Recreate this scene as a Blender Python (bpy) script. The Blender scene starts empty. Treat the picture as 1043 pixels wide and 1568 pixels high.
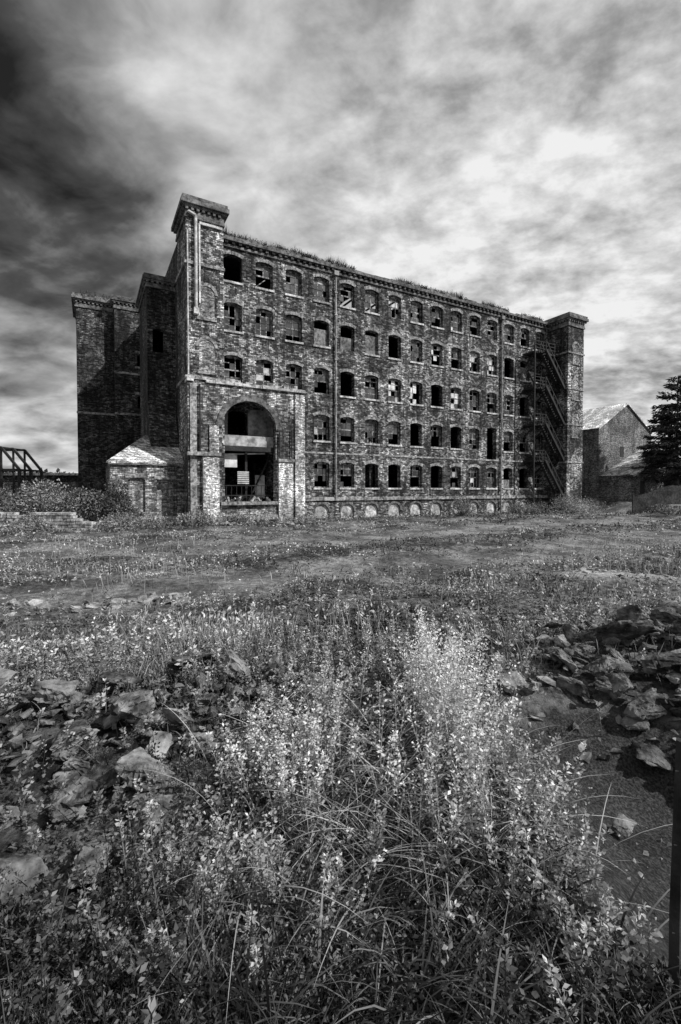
import bpy, bmesh, math, random
import numpy as np
from mathutils import Vector, Matrix, noise as mnoise
rng=np.random.default_rng(7); random.seed(7)
scene=bpy.context.scene
scene.view_settings.view_transform='Standard'
scene.view_settings.look='None'
scene.view_settings.exposure=0

# ------------------------------------------------------------ constants
P0=(-8.2,32.5); ANG=math.radians(28.9); CA,SA=math.cos(ANG),math.sin(ANG)
EYE=2.3
def to_uw(x,y):
    rx=x-P0[0]; ry=y-P0[1]
    return rx*CA+ry*SA, rx*SA-ry*CA
def from_uw(u,w):
    return P0[0]+u*CA+w*SA, P0[1]+u*SA-w*CA

# ------------------------------------------------------------ noise / terrain
def vn(x,y,s=0.0):
    x=np.asarray(x,float); y=np.asarray(y,float)
    xi=np.floor(x); yi=np.floor(y); fx=x-xi; fy=y-yi
    fx=fx*fx*(3-2*fx); fy=fy*fy*(3-2*fy)
    def h(a,b):
        v=np.sin(a*127.1+b*311.7+s*74.7)*43758.5453
        return v-np.floor(v)
    return (h(xi,yi)*(1-fx)+h(xi+1,yi)*fx)*(1-fy)+(h(xi,yi+1)*(1-fx)+h(xi+1,yi+1)*fx)*fy
def sst(a,b,x):
    t=np.clip((x-a)/(b-a),0,1); return t*t*(3-2*t)
def track_mask(x,y):
    u,w=to_uw(x,y)
    ww=w+1.8*(vn(u*.12,w*0,3)-.5)+1.0*(vn(u*.5,w*.5,5)-.5)
    a=np.exp(-((ww-20.2)/1.9)**4)
    b=0.95*np.exp(-((ww-12.3)/2.6)**4)
    c=0.8*np.exp(-((ww-6.2)/1.3)**4)
    return np.clip((a+b+c)*(.45+1.2*vn(x*.8,y*.8,6)),0,1)
def pale_mask(x,y):
    return np.clip(np.exp(-(((x-6.9)/1.4)**2+((y-11.6)/.8)**2)**1.5)*1.2,0,1)
def hollow_mask(x,y):
    return np.exp(-(((x-2.2-.15*np.sin(y*3))/1.0)**2+((y-2.75)/1.3)**2)**2)
def H(x,y):
    x=np.asarray(x,float); y=np.asarray(y,float)
    h=0.52*sst(8.5,3.6,y)
    near=sst(40,10,np.hypot(x,y))
    h=h+(.22*(vn(x*.45,y*.45,1)-.5)+.10*(vn(x*1.3,y*1.3,2)-.5)+.05*(vn(x*4,y*4,4)-.5)*near)*sst(60,20,np.hypot(x,y))
    h=h-.60*hollow_mask(x,y)
    h=h+.30*np.exp(-((x-3.7)/1.4)**2-((y-5.0)/1.0)**2)
    h=h+.20*np.exp(-((x+2.5)/1.4)**2-((y-3.4)/.8)**2)
    h=h-.10*track_mask(x,y)*sst(3,7,y)+.12*pale_mask(x,y)
    h=h+1.0*sst(27,31,x)*sst(35,41,y)*(1-sst(50,56,y))
    return h

# ------------------------------------------------------------ node helpers
def newmat(name):
    m=bpy.data.materials.new(name); m.use_nodes=True
    nt=m.node_tree; nt.nodes.clear()
    return m,nt
def N(nt,t,**kw):
    n=nt.nodes.new(t)
    for k,v in kw.items(): setattr(n,k,v)
    return n
def math_(nt,op,a,b=None,clamp=False):
    n=nt.nodes.new('ShaderNodeMath'); n.operation=op; n.use_clamp=clamp
    for i,v in enumerate((a,b)):
        if v is None: continue
        if isinstance(v,(int,float)): n.inputs[i].default_value=v
        else: nt.links.new(v,n.inputs[i])
    return n.outputs[0]
def mapr(nt,v,a,b,c,d):
    n=nt.nodes.new('ShaderNodeMapRange'); n.interpolation_type='SMOOTHSTEP'
    nt.links.new(v,n.inputs[0])
    for i,k in enumerate((a,b,c,d)): n.inputs[i+1].default_value=k
    return n.outputs[0]
def noise_(nt,vec,scale,detail=4,rough=.55,dist=0):
    n=nt.nodes.new('ShaderNodeTexNoise'); n.inputs['Scale'].default_value=scale
    n.inputs['Detail'].default_value=detail; n.inputs['Roughness'].default_value=rough
    n.inputs['Distortion'].default_value=dist
    if vec is not None: nt.links.new(vec,n.inputs['Vector'])
    return n.outputs[0]
def finish(nt,val,rough=.9,bump=None,bstr=.5,bdist=.02,spec=.2):
    b=nt.nodes.new('ShaderNodeBsdfPrincipled'); o=nt.nodes.new('ShaderNodeOutputMaterial')
    if isinstance(val,(int,float)): b.inputs['Base Color'].default_value=(val,val,val,1)
    else: nt.links.new(val,b.inputs['Base Color'])
    b.inputs['Roughness'].default_value=rough
    b.inputs['Specular IOR Level'].default_value=spec
    if bump is not None:
        bn=nt.nodes.new('ShaderNodeBump'); bn.inputs['Strength'].default_value=bstr; bn.inputs['Distance'].default_value=bdist
        nt.links.new(bump,bn.inputs['Height']); nt.links.new(bn.outputs[0],b.inputs['Normal'])
    nt.links.new(b.outputs[0],o.inputs[0])
def objco(nt,sc=(1,1,1)):
    t=nt.nodes.new('ShaderNodeTexCoord'); m=nt.nodes.new('ShaderNodeMapping'); m.inputs['Scale'].default_value=sc
    nt.links.new(t.outputs['Object'],m.inputs[0]); return m.outputs[0]

def masonry(name,lo,hi,mort,bw=.42,bh=.16,stain=.55,msize=.014,bias=0.0,pw=1.5,streak=.45):
    m,nt=newmat(name)
    v=objco(nt); s=N(nt,'ShaderNodeSeparateXYZ'); nt.links.new(v,s.inputs[0])
    xy=math_(nt,'ADD',s.outputs[0],s.outputs[1])
    wob=noise_(nt,v,1.5,2)
    zz=math_(nt,'ADD',s.outputs[2],math_(nt,'MULTIPLY',wob,.05))
    c=N(nt,'ShaderNodeCombineXYZ'); nt.links.new(xy,c.inputs[0]); nt.links.new(zz,c.inputs[1])
    b=nt.nodes.new('ShaderNodeTexBrick'); nt.links.new(c.outputs[0],b.inputs['Vector'])
    b.inputs['Color1'].default_value=(0,0,0,1); b.inputs['Color2'].default_value=(1,1,1,1); b.inputs['Mortar'].default_value=(.3,.3,.3,1)
    b.inputs['Scale'].default_value=1; b.inputs['Mortar Size'].default_value=msize; b.inputs['Bias'].default_value=bias
    b.inputs['Brick Width'].default_value=bw; b.inputs['Row Height'].default_value=bh; b.inputs['Mortar Smooth'].default_value=.3
    g=N(nt,'ShaderNodeRGBToBW'); nt.links.new(b.outputs[0],g.inputs[0])
    bg=math_(nt,'POWER',g.outputs[0],pw)
    base=mapr(nt,bg,0,1,lo,hi)
    n1=noise_(nt,objco(nt,(.3,.3,.24)),1,9,.75,.8)
    st=mapr(nt,n1,.41,.60,1-stain,1.55)
    n2=noise_(nt,objco(nt,(1.9,1.9,.22)),1,7,.72,.3)
    st2=mapr(nt,n2,.40,.60,1-streak,1.35)
    n3=noise_(nt,v,7,7,.82)
    st3=mapr(nt,n3,.38,.62,.28,1.75)
    val=math_(nt,'MULTIPLY',math_(nt,'MULTIPLY',math_(nt,'MULTIPLY',base,st),st2),st3)
    mx=N(nt,'ShaderNodeMix'); mx.data_type='FLOAT'
    nt.links.new(b.outputs['Fac'],mx.inputs[0]); nt.links.new(val,mx.inputs[2])
    mm=math_(nt,'MULTIPLY',st3,mort); nt.links.new(mm,mx.inputs[3])
    hgt=math_(nt,'ADD',math_(nt,'MULTIPLY',math_(nt,'SUBTRACT',1.0,b.outputs['Fac']),.7),math_(nt,'ADD',math_(nt,'MULTIPLY',n3,.8),math_(nt,'MULTIPLY',g.outputs[0],.5)))
    finish(nt,mx.outputs[0],.92,hgt,1.0,.05)
    return m
def rough_mat(name,lo,hi,scale=3,det=8,bstr=.6,bdist=.03,rough=.9,spec=.2,a=.3,b=.7):
    m,nt=newmat(name); v=objco(nt)
    n=noise_(nt,v,scale,det,.65); n2=noise_(nt,v,scale*.2,3)
    val=math_(nt,'MULTIPLY',mapr(nt,n,a,b,lo,hi),mapr(nt,n2,.35,.65,.6,1.3))
    finish(nt,val,rough,n,bstr,bdist,spec)
    return m
def leaf_mat(name,mul=1.0,trans=.3):
    m,nt=newmat(name)
    a=N(nt,'ShaderNodeAttribute',attribute_name='shade')
    d=N(nt,'ShaderNodeBsdfDiffuse'); nt.links.new(a.outputs['Fac'],d.inputs[0])
    o=N(nt,'ShaderNodeOutputMaterial')
    if trans<=0: nt.links.new(d.outputs[0],o.inputs[0]); return m
    t=N(nt,'ShaderNodeBsdfTranslucent'); nt.links.new(a.outputs['Fac'],t.inputs[0])
    mx=N(nt,'ShaderNodeMixShader'); mx.inputs[0].default_value=trans
    nt.links.new(d.outputs[0],mx.inputs[1]); nt.links.new(t.outputs[0],mx.inputs[2])
    nt.links.new(mx.outputs[0],o.inputs[0]); return m

M_stone=masonry('mill_stone',.05,.36,.05,.26,.115,.76,.012,0,1.3,.66)
M_dark=masonry('sooty_stone',.02,.14,.03,.26,.115,.6,.012,0,1.3,.6)
M_buff=masonry('buff_brick',.22,.75,.2,.23,.078,.3,.010,0,1.0,.4)
M_gate=masonry('gate_stone',.09,.46,.07,.28,.115,.68,.012,0,1.3,.6)
M_blind=masonry('infill_brick',.14,.48,.12,.23,.078,.4,.010,0,1.2)
M_hbrick=masonry('house_brick',.08,.24,.10,.23,.08,.35,.01,0,1,.15)
M_trim=rough_mat('trim_stone',.04,.42,5)
M_lightstone=rough_mat('pale_stone',.16,.66,5)
M_cap=rough_mat('cap_stone',.03,.22,4)
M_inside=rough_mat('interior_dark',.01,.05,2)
M_plaster=rough_mat('old_plaster',.12,.6,1.5)
M_iron=rough_mat('rusty_iron',.008,.03,8,4,.2,.005,.7,.3)
M_pipe=rough_mat('pipe_paint',.25,.6,6,4,.2,.005,.5,.4)
M_pipe2=rough_mat('pipe_dull',.15,.35,6,4,.2,.005,.5,.4)
M_frame=rough_mat('window_frame_wood',.04,.40,4,4,.3,.01,.9,.2,.4,.65)
M_pane=rough_mat('dusty_pane',.30,.85,1.3,5,.05,.002,.3,.5)  # pale diffuse panes, most frequent in the middle window rows
M_pane2=rough_mat('grimy_pane',.015,.10,1.6,5,.05,.002,.25,.5)
M_board=rough_mat('board',.05,.25,5)
M_slate=masonry('slate_roof',.2,.5,.08,.3,.18,.3,.012,0,1,.2)
M_slate2=masonry('sky_sheen_slate_roof',.45,.8,.2,.3,.18,.3,.012,0,1,.15)  # sky reflection on the house roof painted in as paler slate
M_wood=rough_mat('fence_wood',.02,.08,6)
M_rock=rough_mat('rock',.022,.28,4.5,14,1.0,.05,.9,.2,.36,.68)
M_white=rough_mat('white_metal',.4,.8,2,4,.1,.01,.5)
m,nt=newmat('dark_glass'); finish(nt,.22,.08,None); nt.nodes['Principled BSDF'].inputs['Metallic'].default_value=.8; M_glass=m
M_leaf=leaf_mat('leaf',1,.25); M_needle=leaf_mat('needle',1,0); M_cover=leaf_mat('cover_leaf',1,0)

# ------------------------------------------------------------ mesh builders
class MB:
    def __init__(s): s.v=[]; s.f=[]
    def face(s,pts):
        n=len(s.v); s.v+= [tuple(p) for p in pts]; s.f.append(tuple(range(n,n+len(pts))))
    def box(s,x0,x1,y0,y1,z0,z1):
        n=len(s.v)
        s.v+=[(x0,y0,z0),(x1,y0,z0),(x1,y1,z0),(x0,y1,z0),(x0,y0,z1),(x1,y0,z1),(x1,y1,z1),(x0,y1,z1)]
        for q in ((0,3,2,1),(4,5,6,7),(0,1,5,4),(1,2,6,5),(2,3,7,6),(3,0,4,7)): s.f.append(tuple(n+i for i in q))
    def boxw(s,u0,u1,w0,w1,z0,z1): s.box(u0,u1,-w1,-w0,z0,z1)
    def beam(s,p,q,r,r2=None,sides=4):
        p=Vector(p); q=Vector(q); d=(q-p); 
        if d.length<1e-6: return
        d.normalize(); up=Vector((0,0,1)) if abs(d.z)<.95 else Vector((1,0,0))
        a=d.cross(up).normalized(); b=a.cross(d); r2=r if r2 is None else r2
        n=len(s.v)
        for c,rr in ((p,r),(q,r2)):
            for i in range(sides):
                t=2*math.pi*(i+.5)/sides
                s.v.append(tuple(c+(a*math.cos(t)+b*math.sin(t))*rr*(1.414 if sides==4 else 1)))
        for i in range(sides):
            j=(i+1)%sides; s.f.append((n+i,n+j,n+sides+j,n+sides+i))
        s.f.append(tuple(n+i for i in range(sides))[::-1]); s.f.append(tuple(n+sides+i for i in range(sides)))
    def wall(s,org,du,dn,W,z0,z1,ops,t):
        du=Vector(du); dn=Vector(dn); org=Vector(org)
        P=lambda u,z,d=0: org+du*u-dn*d+Vector((0,0,z))
        us={0,W}; zs={z0,z1}
        for o in ops: us|={o[0],o[1]}; zs|={o[2],o[3]}
        us=sorted(us); zs=sorted(zs)
        for i in range(len(us)-1):
            for j in range(len(zs)-1):
                cu=(us[i]+us[i+1])/2; cz=(zs[j]+zs[j+1])/2
                if any(o[0]<cu<o[1] and o[2]<cz<o[3] for o in ops): continue
                for d in (0,t): s.face([P(us[i],zs[j],d),P(us[i+1],zs[j],d),P(us[i+1],zs[j+1],d),P(us[i],zs[j+1],d)])
        s.face([P(0,z0),P(0,z0,t),P(0,z1,t),P(0,z1)]); s.face([P(W,z0),P(W,z0,t),P(W,z1,t),P(W,z1)])
        s.face([P(0,z1),P(W,z1),P(W,z1,t),P(0,z1,t)])
        for o in ops:
            a,b,c,e=o[:4]; r=o[4] if len(o)>4 else 0
            s.face([P(a,c),P(a,c,t),P(a,e,t),P(a,e)]); s.face([P(b,c),P(b,c,t),P(b,e,t),P(b,e)])
            s.face([P(a,c),P(b,c),P(b,c,t),P(a,c,t)])
            if r<=0: s.face([P(a,e),P(b,e),P(b,e,t),P(a,e,t)])
            else:
                hw=(b-a)/2; R=(hw*hw+r*r)/(2*r); K=14 if r>1 else 6
                th0=math.asin(min(1,hw/R)) if r<=hw else math.pi/2
                pts=[]
                for k in range(K+1):
                    th=-th0+2*th0*k/K
                    pts.append(((a+b)/2+R*math.sin(th), e-R+R*math.cos(th)))
                for k in range(K):
                    (u1,q1),(u2,q2)=pts[k],pts[k+1]
                    for d in (0.0,t): s.face([P(u1,q1,d),P(u2,q2,d),P(u2,e,d),P(u1,e,d)])
                    s.face([P(u1,q1),P(u2,q2),P(u2,q2,t),P(u1,q1,t)])
    def ring(s,cu,cz,r0,r1,w0,w1,a0=0,a1=180,K=20,gap=.04):
        for k in range(K):
            t0=math.radians(a0+(a1-a0)*k/K); t1=math.radians(a0+(a1-a0)*(k+1-gap*1)/K)
            jr=random.uniform(-.03,.03)
            q=[(cu+r*math.cos(t),cz+r*math.sin(t)) for r,t in ((r0,t0),(r1+jr,t0),(r1+jr,t1),(r0,t1))]
            n=len(s.v)
            for w in (w0,w1):
                for (a,b) in q: s.v.append((a,-w,b))
            for f in ((0,1,2,3),(7,6,5,4),(0,4,5,1),(1,5,6,2),(2,6,7,3),(3,7,4,0)): s.f.append(tuple(n+i for i in f))
    def obj(s,name,mat,parent=None,mats=None):
        me=bpy.data.meshes.new(name); me.from_pydata(s.v,[],s.f); me.update()
        bm=bmesh.new(); bm.from_mesh(me); bmesh.ops.recalc_face_normals(bm,faces=bm.faces); bm.to_mesh(me); bm.free()
        o=bpy.data.objects.new(name,me); scene.collection.objects.link(o); me.materials.append(mat)
        if parent: o.parent=parent
        return o
def empty(name,loc=(0,0,0),rot=0):
    e=bpy.data.objects.new(name,None); e.location=loc; e.rotation_euler=(0,0,rot); e.empty_display_size=1
    scene.collection.objects.link(e); return e
def tri_obj(name,V,F,shade,mat,parent=None):
    me=bpy.data.meshes.new(name)
    me.vertices.add(len(V)); me.vertices.foreach_set('co',np.ascontiguousarray(V,dtype=np.float32).ravel())
    nf=len(F); me.loops.add(nf*3); me.polygons.add(nf)
    me.loops.foreach_set('vertex_index',np.ascontiguousarray(F,dtype=np.int32).ravel())
    me.polygons.foreach_set('loop_start',np.arange(0,nf*3,3,dtype=np.int32))
    me.polygons.foreach_set('loop_total',np.full(nf,3,dtype=np.int32))
    me.update(calc_edges=True)
    a=me.attributes.new('shade','FLOAT','POINT'); a.data.foreach_set('value',np.ascontiguousarray(shade,dtype=np.float32))
    me.materials.append(mat)
    o=bpy.data.objects.new(name,me); scene.collection.objects.link(o)
    if parent: o.parent=parent
    return o
class Veg:
    def __init__(s): s.V=[];s.F=[];s.S=[];s.n=0
    def add(s,V,F,S):
        s.V.append(V);s.F.append(F+s.n);s.S.append(S);s.n+=len(V)
    def blades(s,base,L,W,az,th0,kap,shade,seg=4):
        n=len(base); p=base.copy(); dx=np.cos(az);dy=np.sin(az)
        tw=rng.uniform(-.9,.9,n); sx=-np.sin(az+tw); sy=np.cos(az+tw)
        rows=[]; sh=[]
        for i in range(seg+1):
            t=i/seg; w=W*(1-t)**.7*.5
            if i<seg:
                a=p.copy();a[:,0]+=sx*w;a[:,1]+=sy*w; b=p.copy();b[:,0]-=sx*w;b[:,1]-=sy*w
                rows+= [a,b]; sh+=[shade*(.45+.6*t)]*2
            else: rows.append(p.copy()); sh.append(shade*1.1)
            th=th0+kap*(i+.5)/seg; st=L/seg
            p[:,0]+=np.sin(th)*dx*st; p[:,1]+=np.sin(th)*dy*st; p[:,2]+=np.cos(th)*st
        k=2*seg+1; V=np.stack(rows,1).reshape(-1,3); S=np.stack(sh,1).reshape(-1)
        f=[]
        for i in range(seg-1): f+=[(2*i,2*i+1,2*i+3),(2*i,2*i+3,2*i+2)]
        f.append((2*seg-2,2*seg-1,2*seg))
        F=(np.array(f)[None]+np.arange(n)[:,None,None]*k).reshape(-1,3)
        s.add(V,F,S)
    def leaves(s,pos,d,L,W,shade):
        n=len(pos); d=d/np.linalg.norm(d,axis=1,keepdims=True)
        r=rng.normal(size=(n,3)); r[:,2]*=.4; sd=np.cross(d,r); sd/= (np.linalg.norm(sd,axis=1,keepdims=True)+1e-6)
        up=np.cross(sd,d)
        L=np.broadcast_to(L,(n,))[:,None]; W=np.broadcast_to(W,(n,))[:,None]
        mid=pos+d*L*.45
        V=np.stack([pos,mid+sd*W*.5+up*W*.15,pos+d*L,mid-sd*W*.5+up*W*.15],1).reshape(-1,3)
        F=(np.array([(0,1,2),(0,2,3)])[None]+np.arange(n)[:,None,None]*4).reshape(-1,3)
        s.add(V,F,np.repeat(np.broadcast_to(shade,(n,)),4))
    def obj(s,name,mat,parent=None):
        return tri_obj(name,np.concatenate(s.V),np.concatenate(s.F),np.concatenate(s.S),mat,parent)
def rdir(n,up=.3):
    d=rng.normal(size=(n,3)); d[:,2]=d[:,2]*.6+up; return d
def ground(x,y,dz=0): return np.stack([x,y,H(x,y)+dz],1)

# ------------------------------------------------------------ TERRAIN (one sheet)
nx,ny=460,460
tx=np.linspace(-1,1,nx); k=7.0
gx=np.sign(tx)*2500*np.sinh(k*np.abs(tx))/np.sinh(k)
t=np.linspace(-.72,1,ny); gy=np.sign(t)*2500*np.sinh(k*np.abs(t))/np.sinh(k)+3
X,Y=np.meshgrid(gx,gy); Z=H(X,Y)
me=bpy.data.meshes.new('ground'); V=np.stack([X,Y,Z],-1).reshape(-1,3)
i=np.arange(nx*ny).reshape(ny,nx); F=np.stack([i[:-1,:-1],i[:-1,1:],i[1:,1:],i[1:,:-1]],-1).reshape(-1,4)
me.vertices.add(len(V)); me.vertices.foreach_set('co',V.astype(np.float32).ravel())
me.loops.add(len(F)*4); me.polygons.add(len(F)); me.loops.foreach_set('vertex_index',F.astype(np.int32).ravel())
me.polygons.foreach_set('loop_start',np.arange(0,len(F)*4,4,dtype=np.int32)); me.polygons.foreach_set('loop_total',np.full(len(F),4,dtype=np.int32))
me.update(calc_edges=True); me.polygons.foreach_set('use_smooth',np.ones(len(F),bool))
for nm,fn in (('track',track_mask),('hollow',hollow_mask),('pale',pale_mask)):
    a=me.attributes.new(nm,'FLOAT','POINT'); a.data.foreach_set('value',fn(V[:,0],V[:,1]).astype(np.float32))
gm,nt=newmat('ground_earth'); v=objco(nt)
n1=noise_(nt,v,6,10,.78); n2=noise_(nt,v,.5,6,.65); n3=noise_(nt,v,55,3,.6)
soil=math_(nt,'MULTIPLY',mapr(nt,n1,.40,.64,.02,.24),mapr(nt,n2,.40,.60,.35,1.4))
grit=math_(nt,'MULTIPLY',math_(nt,'MULTIPLY',mapr(nt,n1,.36,.66,.08,.28),mapr(nt,n3,.3,.7,.6,1.5)),mapr(nt,n2,.40,.60,.5,1.3))
tar=math_(nt,'MULTIPLY',mapr(nt,n3,.35,.72,.02,.09),mapr(nt,n1,.3,.7,.6,1.6))
pale=mapr(nt,n1,.3,.7,.12,.6)
def mixf(f,a,b):
    m1=N(nt,'ShaderNodeMix'); m1.data_type='FLOAT'; nt.links.new(f,m1.inputs[0]); nt.links.new(a,m1.inputs[2]); nt.links.new(b,m1.inputs[3]); return m1.outputs[0]
def att(n): return N(nt,'ShaderNodeAttribute',attribute_name=n).outputs['Fac']
c_=mixf(att('track'),soil,grit); c_=mixf(mapr(nt,att('hollow'),.15,.5,0,1),c_,tar); c_=mixf(att('pale'),c_,pale)
finish(nt,c_,.95,math_(nt,'ADD',n1,math_(nt,'MULTIPLY',n3,.3)),1.0,.08)
me.materials.append(gm)
o=bpy.data.objects.new('ground',me); scene.collection.objects.link(o)

# ------------------------------------------------------------ MILL
mill=empty('derelict_mill',(P0[0],P0[1],0),ANG); mill.scale=(1,1,.98)
ROWS=[(2.5,4.6),(6.3,8.4),(10.1,12.15),(13.9,15.95),(17.45,19.4)]
COLS=[.6+2.355*k for k in range(15)]
WW=.66
LEN=37.6; U0=-2.9; DEP=12.0; RISE=.15
ops=[]; wins=[]
for ri,(za,zb) in enumerate(ROWS):
    for ci,c in enumerate(COLS):
        if c>34: continue
        if ri<2 and ci<2: continue
        if ri==1 and ci==11:
            ops.append((c-WW-U0,c+WW-U0,za-.9,zb+.2,.12)); continue
        ops.append((c-WW-U0,c+WW-U0,za,zb,RISE)); wins.append((ri,ci,c,za,zb))
ops.append((-.7-U0,3.2-U0,1.5,5.4)); ops.append((.2-U0,1.6-U0,6.4,8.2,.3))
base_ops=[]
for c in COLS:
    if 3<c<33: base_ops.append((c-.62-U0,c+.62-U0,-.1,1.15,.5))
w=MB(); w.wall((U0,0,0),(1,0,0),(0,-1,0),LEN+U0*-1+.0,-1,20.15,ops+base_ops,.5)
w.obj('front_wall',M_stone,mill)
ops2=[(c-.75-U0,c+.75-U0,za-.1,zb+.1,.16) for ri,(za,zb) in enumerate(ROWS) for c in COLS if c>6 and ri>=2 and random.random()<(.2,.8,.55)[ri-2]]
w=MB(); w.wall((U0,DEP,0),(1,0,0),(0,1,0),LEN-U0,-1,20.15,ops2,.4); w.obj('back_wall',M_stone,mill)
w=MB(); w.box(U0,U0+.5,.502,DEP-.41,-1,20.1); w.box(LEN-.5,LEN,.502,DEP-.41,-1,20.1)
for u in (12.5,24.2): w.box(u,u+.3,.51,DEP-.42,-1,16.3)
w.obj('end_walls',M_dark,mill)
w=MB()
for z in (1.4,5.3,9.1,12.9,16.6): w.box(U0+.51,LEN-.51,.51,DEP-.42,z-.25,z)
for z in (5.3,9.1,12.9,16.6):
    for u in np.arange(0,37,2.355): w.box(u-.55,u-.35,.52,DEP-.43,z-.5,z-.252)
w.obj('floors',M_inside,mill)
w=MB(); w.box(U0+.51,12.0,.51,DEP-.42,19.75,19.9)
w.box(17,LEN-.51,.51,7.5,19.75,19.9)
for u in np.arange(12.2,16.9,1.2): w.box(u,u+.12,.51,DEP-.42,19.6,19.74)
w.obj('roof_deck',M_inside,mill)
w=MB(); rg=MB()
for c in COLS:
    if 3<c<33:
        w.box(c-.63,c+.63,.10,.3,-.5,1.16)
w.obj('basement_infill',M_lightstone,mill)
for c in COLS:
    if 3<c<33: rg.ring(c,.53,.63,.80,.0,.05,0,180,9)
rg.obj('basement_arches',M_cap,mill)
li=MB(); si=MB()
for (ri,ci,c,za,zb) in wins:
    R=(WW*WW+RISE**2)/(2*RISE); a_=math.degrees(math.asin(WW/R))
    li.ring(c,zb-R,R+.003,R+.25,-.02,.02,90-a_-2,90+a_+2,7,.06)
    if random.random()>.08: si.boxw(c-WW-.1,c+WW+.1,-.1,.09,za-.14,za+.003)
li.obj('lintels',M_trim,mill); si.obj('sills',M_lightstone,mill)
w=MB()
for z,h,pr in ((1.45,.28,.14),(5.25,.14,.05),):
    u=-.6 if z>2 else 5.05
    while u<35.0:
        l=random.uniform(.7,1.2); u2=min(u+l,35.0); w.boxw(u+.006,u2,-.05,pr+random.uniform(-.01,.01),z,z+h); u=u2
w.obj('string_courses',M_trim,mill)
w=MB(); w.boxw(-.6,35.0,-.3,.12,19.85,20.02); w.boxw(-.6,35.0,-.45,.30,20.25,20.45)
u=-.6
while u<35:
    l=random.uniform(.6,1.4); u2=min(u+l,35)
    if random.random()>.12: w.boxw(u+.01,u2,-.4,.22+random.uniform(-.03,.05),20.452,20.62+random.uniform(-.08,.10))
    u=u2
w.obj('cornice',M_cap,mill)
w=MB(); w.boxw(-.6,35,-.45,.03,20.02,20.25)
for u in np.arange(-.5,35,.5): w.boxw(u,u+.22,.03,.24,20.04,20.25)
w.obj('dentils',M_dark,mill)
fr=MB(); pn=MB(); gl=MB(); bd=MB(); gp=MB()
for (ri,ci,c,za,zb) in wins:
    y0=.24; x0=c-WW; x1=c+WW; r=random.random(); b=.04
    if r<.12: continue
    if r<.17:
        hh=random.uniform(.4,1)
        bd.box(x0+.02,x1-.02,y0,y0+.04,za+.01,za+(zb-za)*hh); continue
    fr.box(x0,x0+.08,y0,y0+.08,za,zb); fr.box(x1-.08,x1,y0,y0+.08,za,zb); fr.box(x0,x1,y0-.005,y0+.085,za,za+.09); fr.box(x0,x1,y0-.005,y0+.085,zb-.17,zb)
    nc=3 if random.random()<.6 else 2
    mid=(za+zb)/2
    md=random.random()
    if md>.12: fr.box(x0+.08,x1-.08,y0+.01,y0+.07,mid-.05,mid+.05)
    brk=random.random()<.45; full=random.random()<.5
    for i in range(1,nc):
        xx=x0+(x1-x0)*i/nc
        if random.random()>(.05 if full else .3): fr.box(xx-b*.7,xx+b*.7,y0+.02,y0+.06,za+.08 if not brk else mid,zb-.1)
    for j in (1,3):
        zz=za+(zb-za)*j/4
        if not(brk and j==1) and random.random()>(.05 if full else .4):
            xe=x1-.08 if random.random()>.2 else x0+(x1-x0)/nc
            fr.box(x0+.08,xe,y0+.025,y0+.055,zz-.026,zz+.026)
    if random.random()<.12: fr.beam((x0+.1,y0+.1,za+.15),(x1-.2,y0+.16,mid+random.uniform(-.2,.5)),.03)
    bright=(ri in (2,3) and 3<ci<12 and random.random()<.6) or random.random()<.08
    for i in range(nc):
        for j in range(4):
            xa=x0+.05+(x1-x0-.1)*i/nc; xb=x0+.05+(x1-x0-.1)*(i+1)/nc; z0=za+(zb-za)*j/4+.02; z1=za+(zb-za)*(j+1)/4-.02
            q=random.random()
            if brk and j<2 and random.random()<.8: continue
            if q<(.45 if bright else .02): pn.box(xa+.02,xb-.02,y0+.036,y0+.044,z0,z1)
            elif q<.7 and (ri<3 or not bright): gp.box(xa+.02,xb-.02,y0+.036,y0+.044,z0,z1)
            elif q<.6:
                tl=random.uniform(-.006,.006); gl.face([(xa,y0+.04+tl,z0),(xb,y0+.04-tl,z0),(xb,y0+.04,z1),(xa,y0+.04,z1)])
fr.obj('window_frames',M_frame,mill); pn.obj('pale_panes',M_pane,mill); gl.obj('glass_panes',M_glass,mill); bd.obj('window_boards',M_board,mill); gp.obj('grimy_panes',M_pane2,mill)
w=MB()
for u,z0,z1 in ((8.85,1.6,20.0),(27.7,0,19.9)):
    w.beam((u,-.16,z0),(u,-.16,z1),.075,sides=8)
    for z in np.arange(z0+.5,z1,1.8): w.boxw(u-.13,u+.13,.0,.27,z,z+.07)
    w.boxw(u-.2,u+.2,.02,.34,z1-.3,z1+.05)
w.obj('downpipes',M_pipe2,mill)

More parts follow.
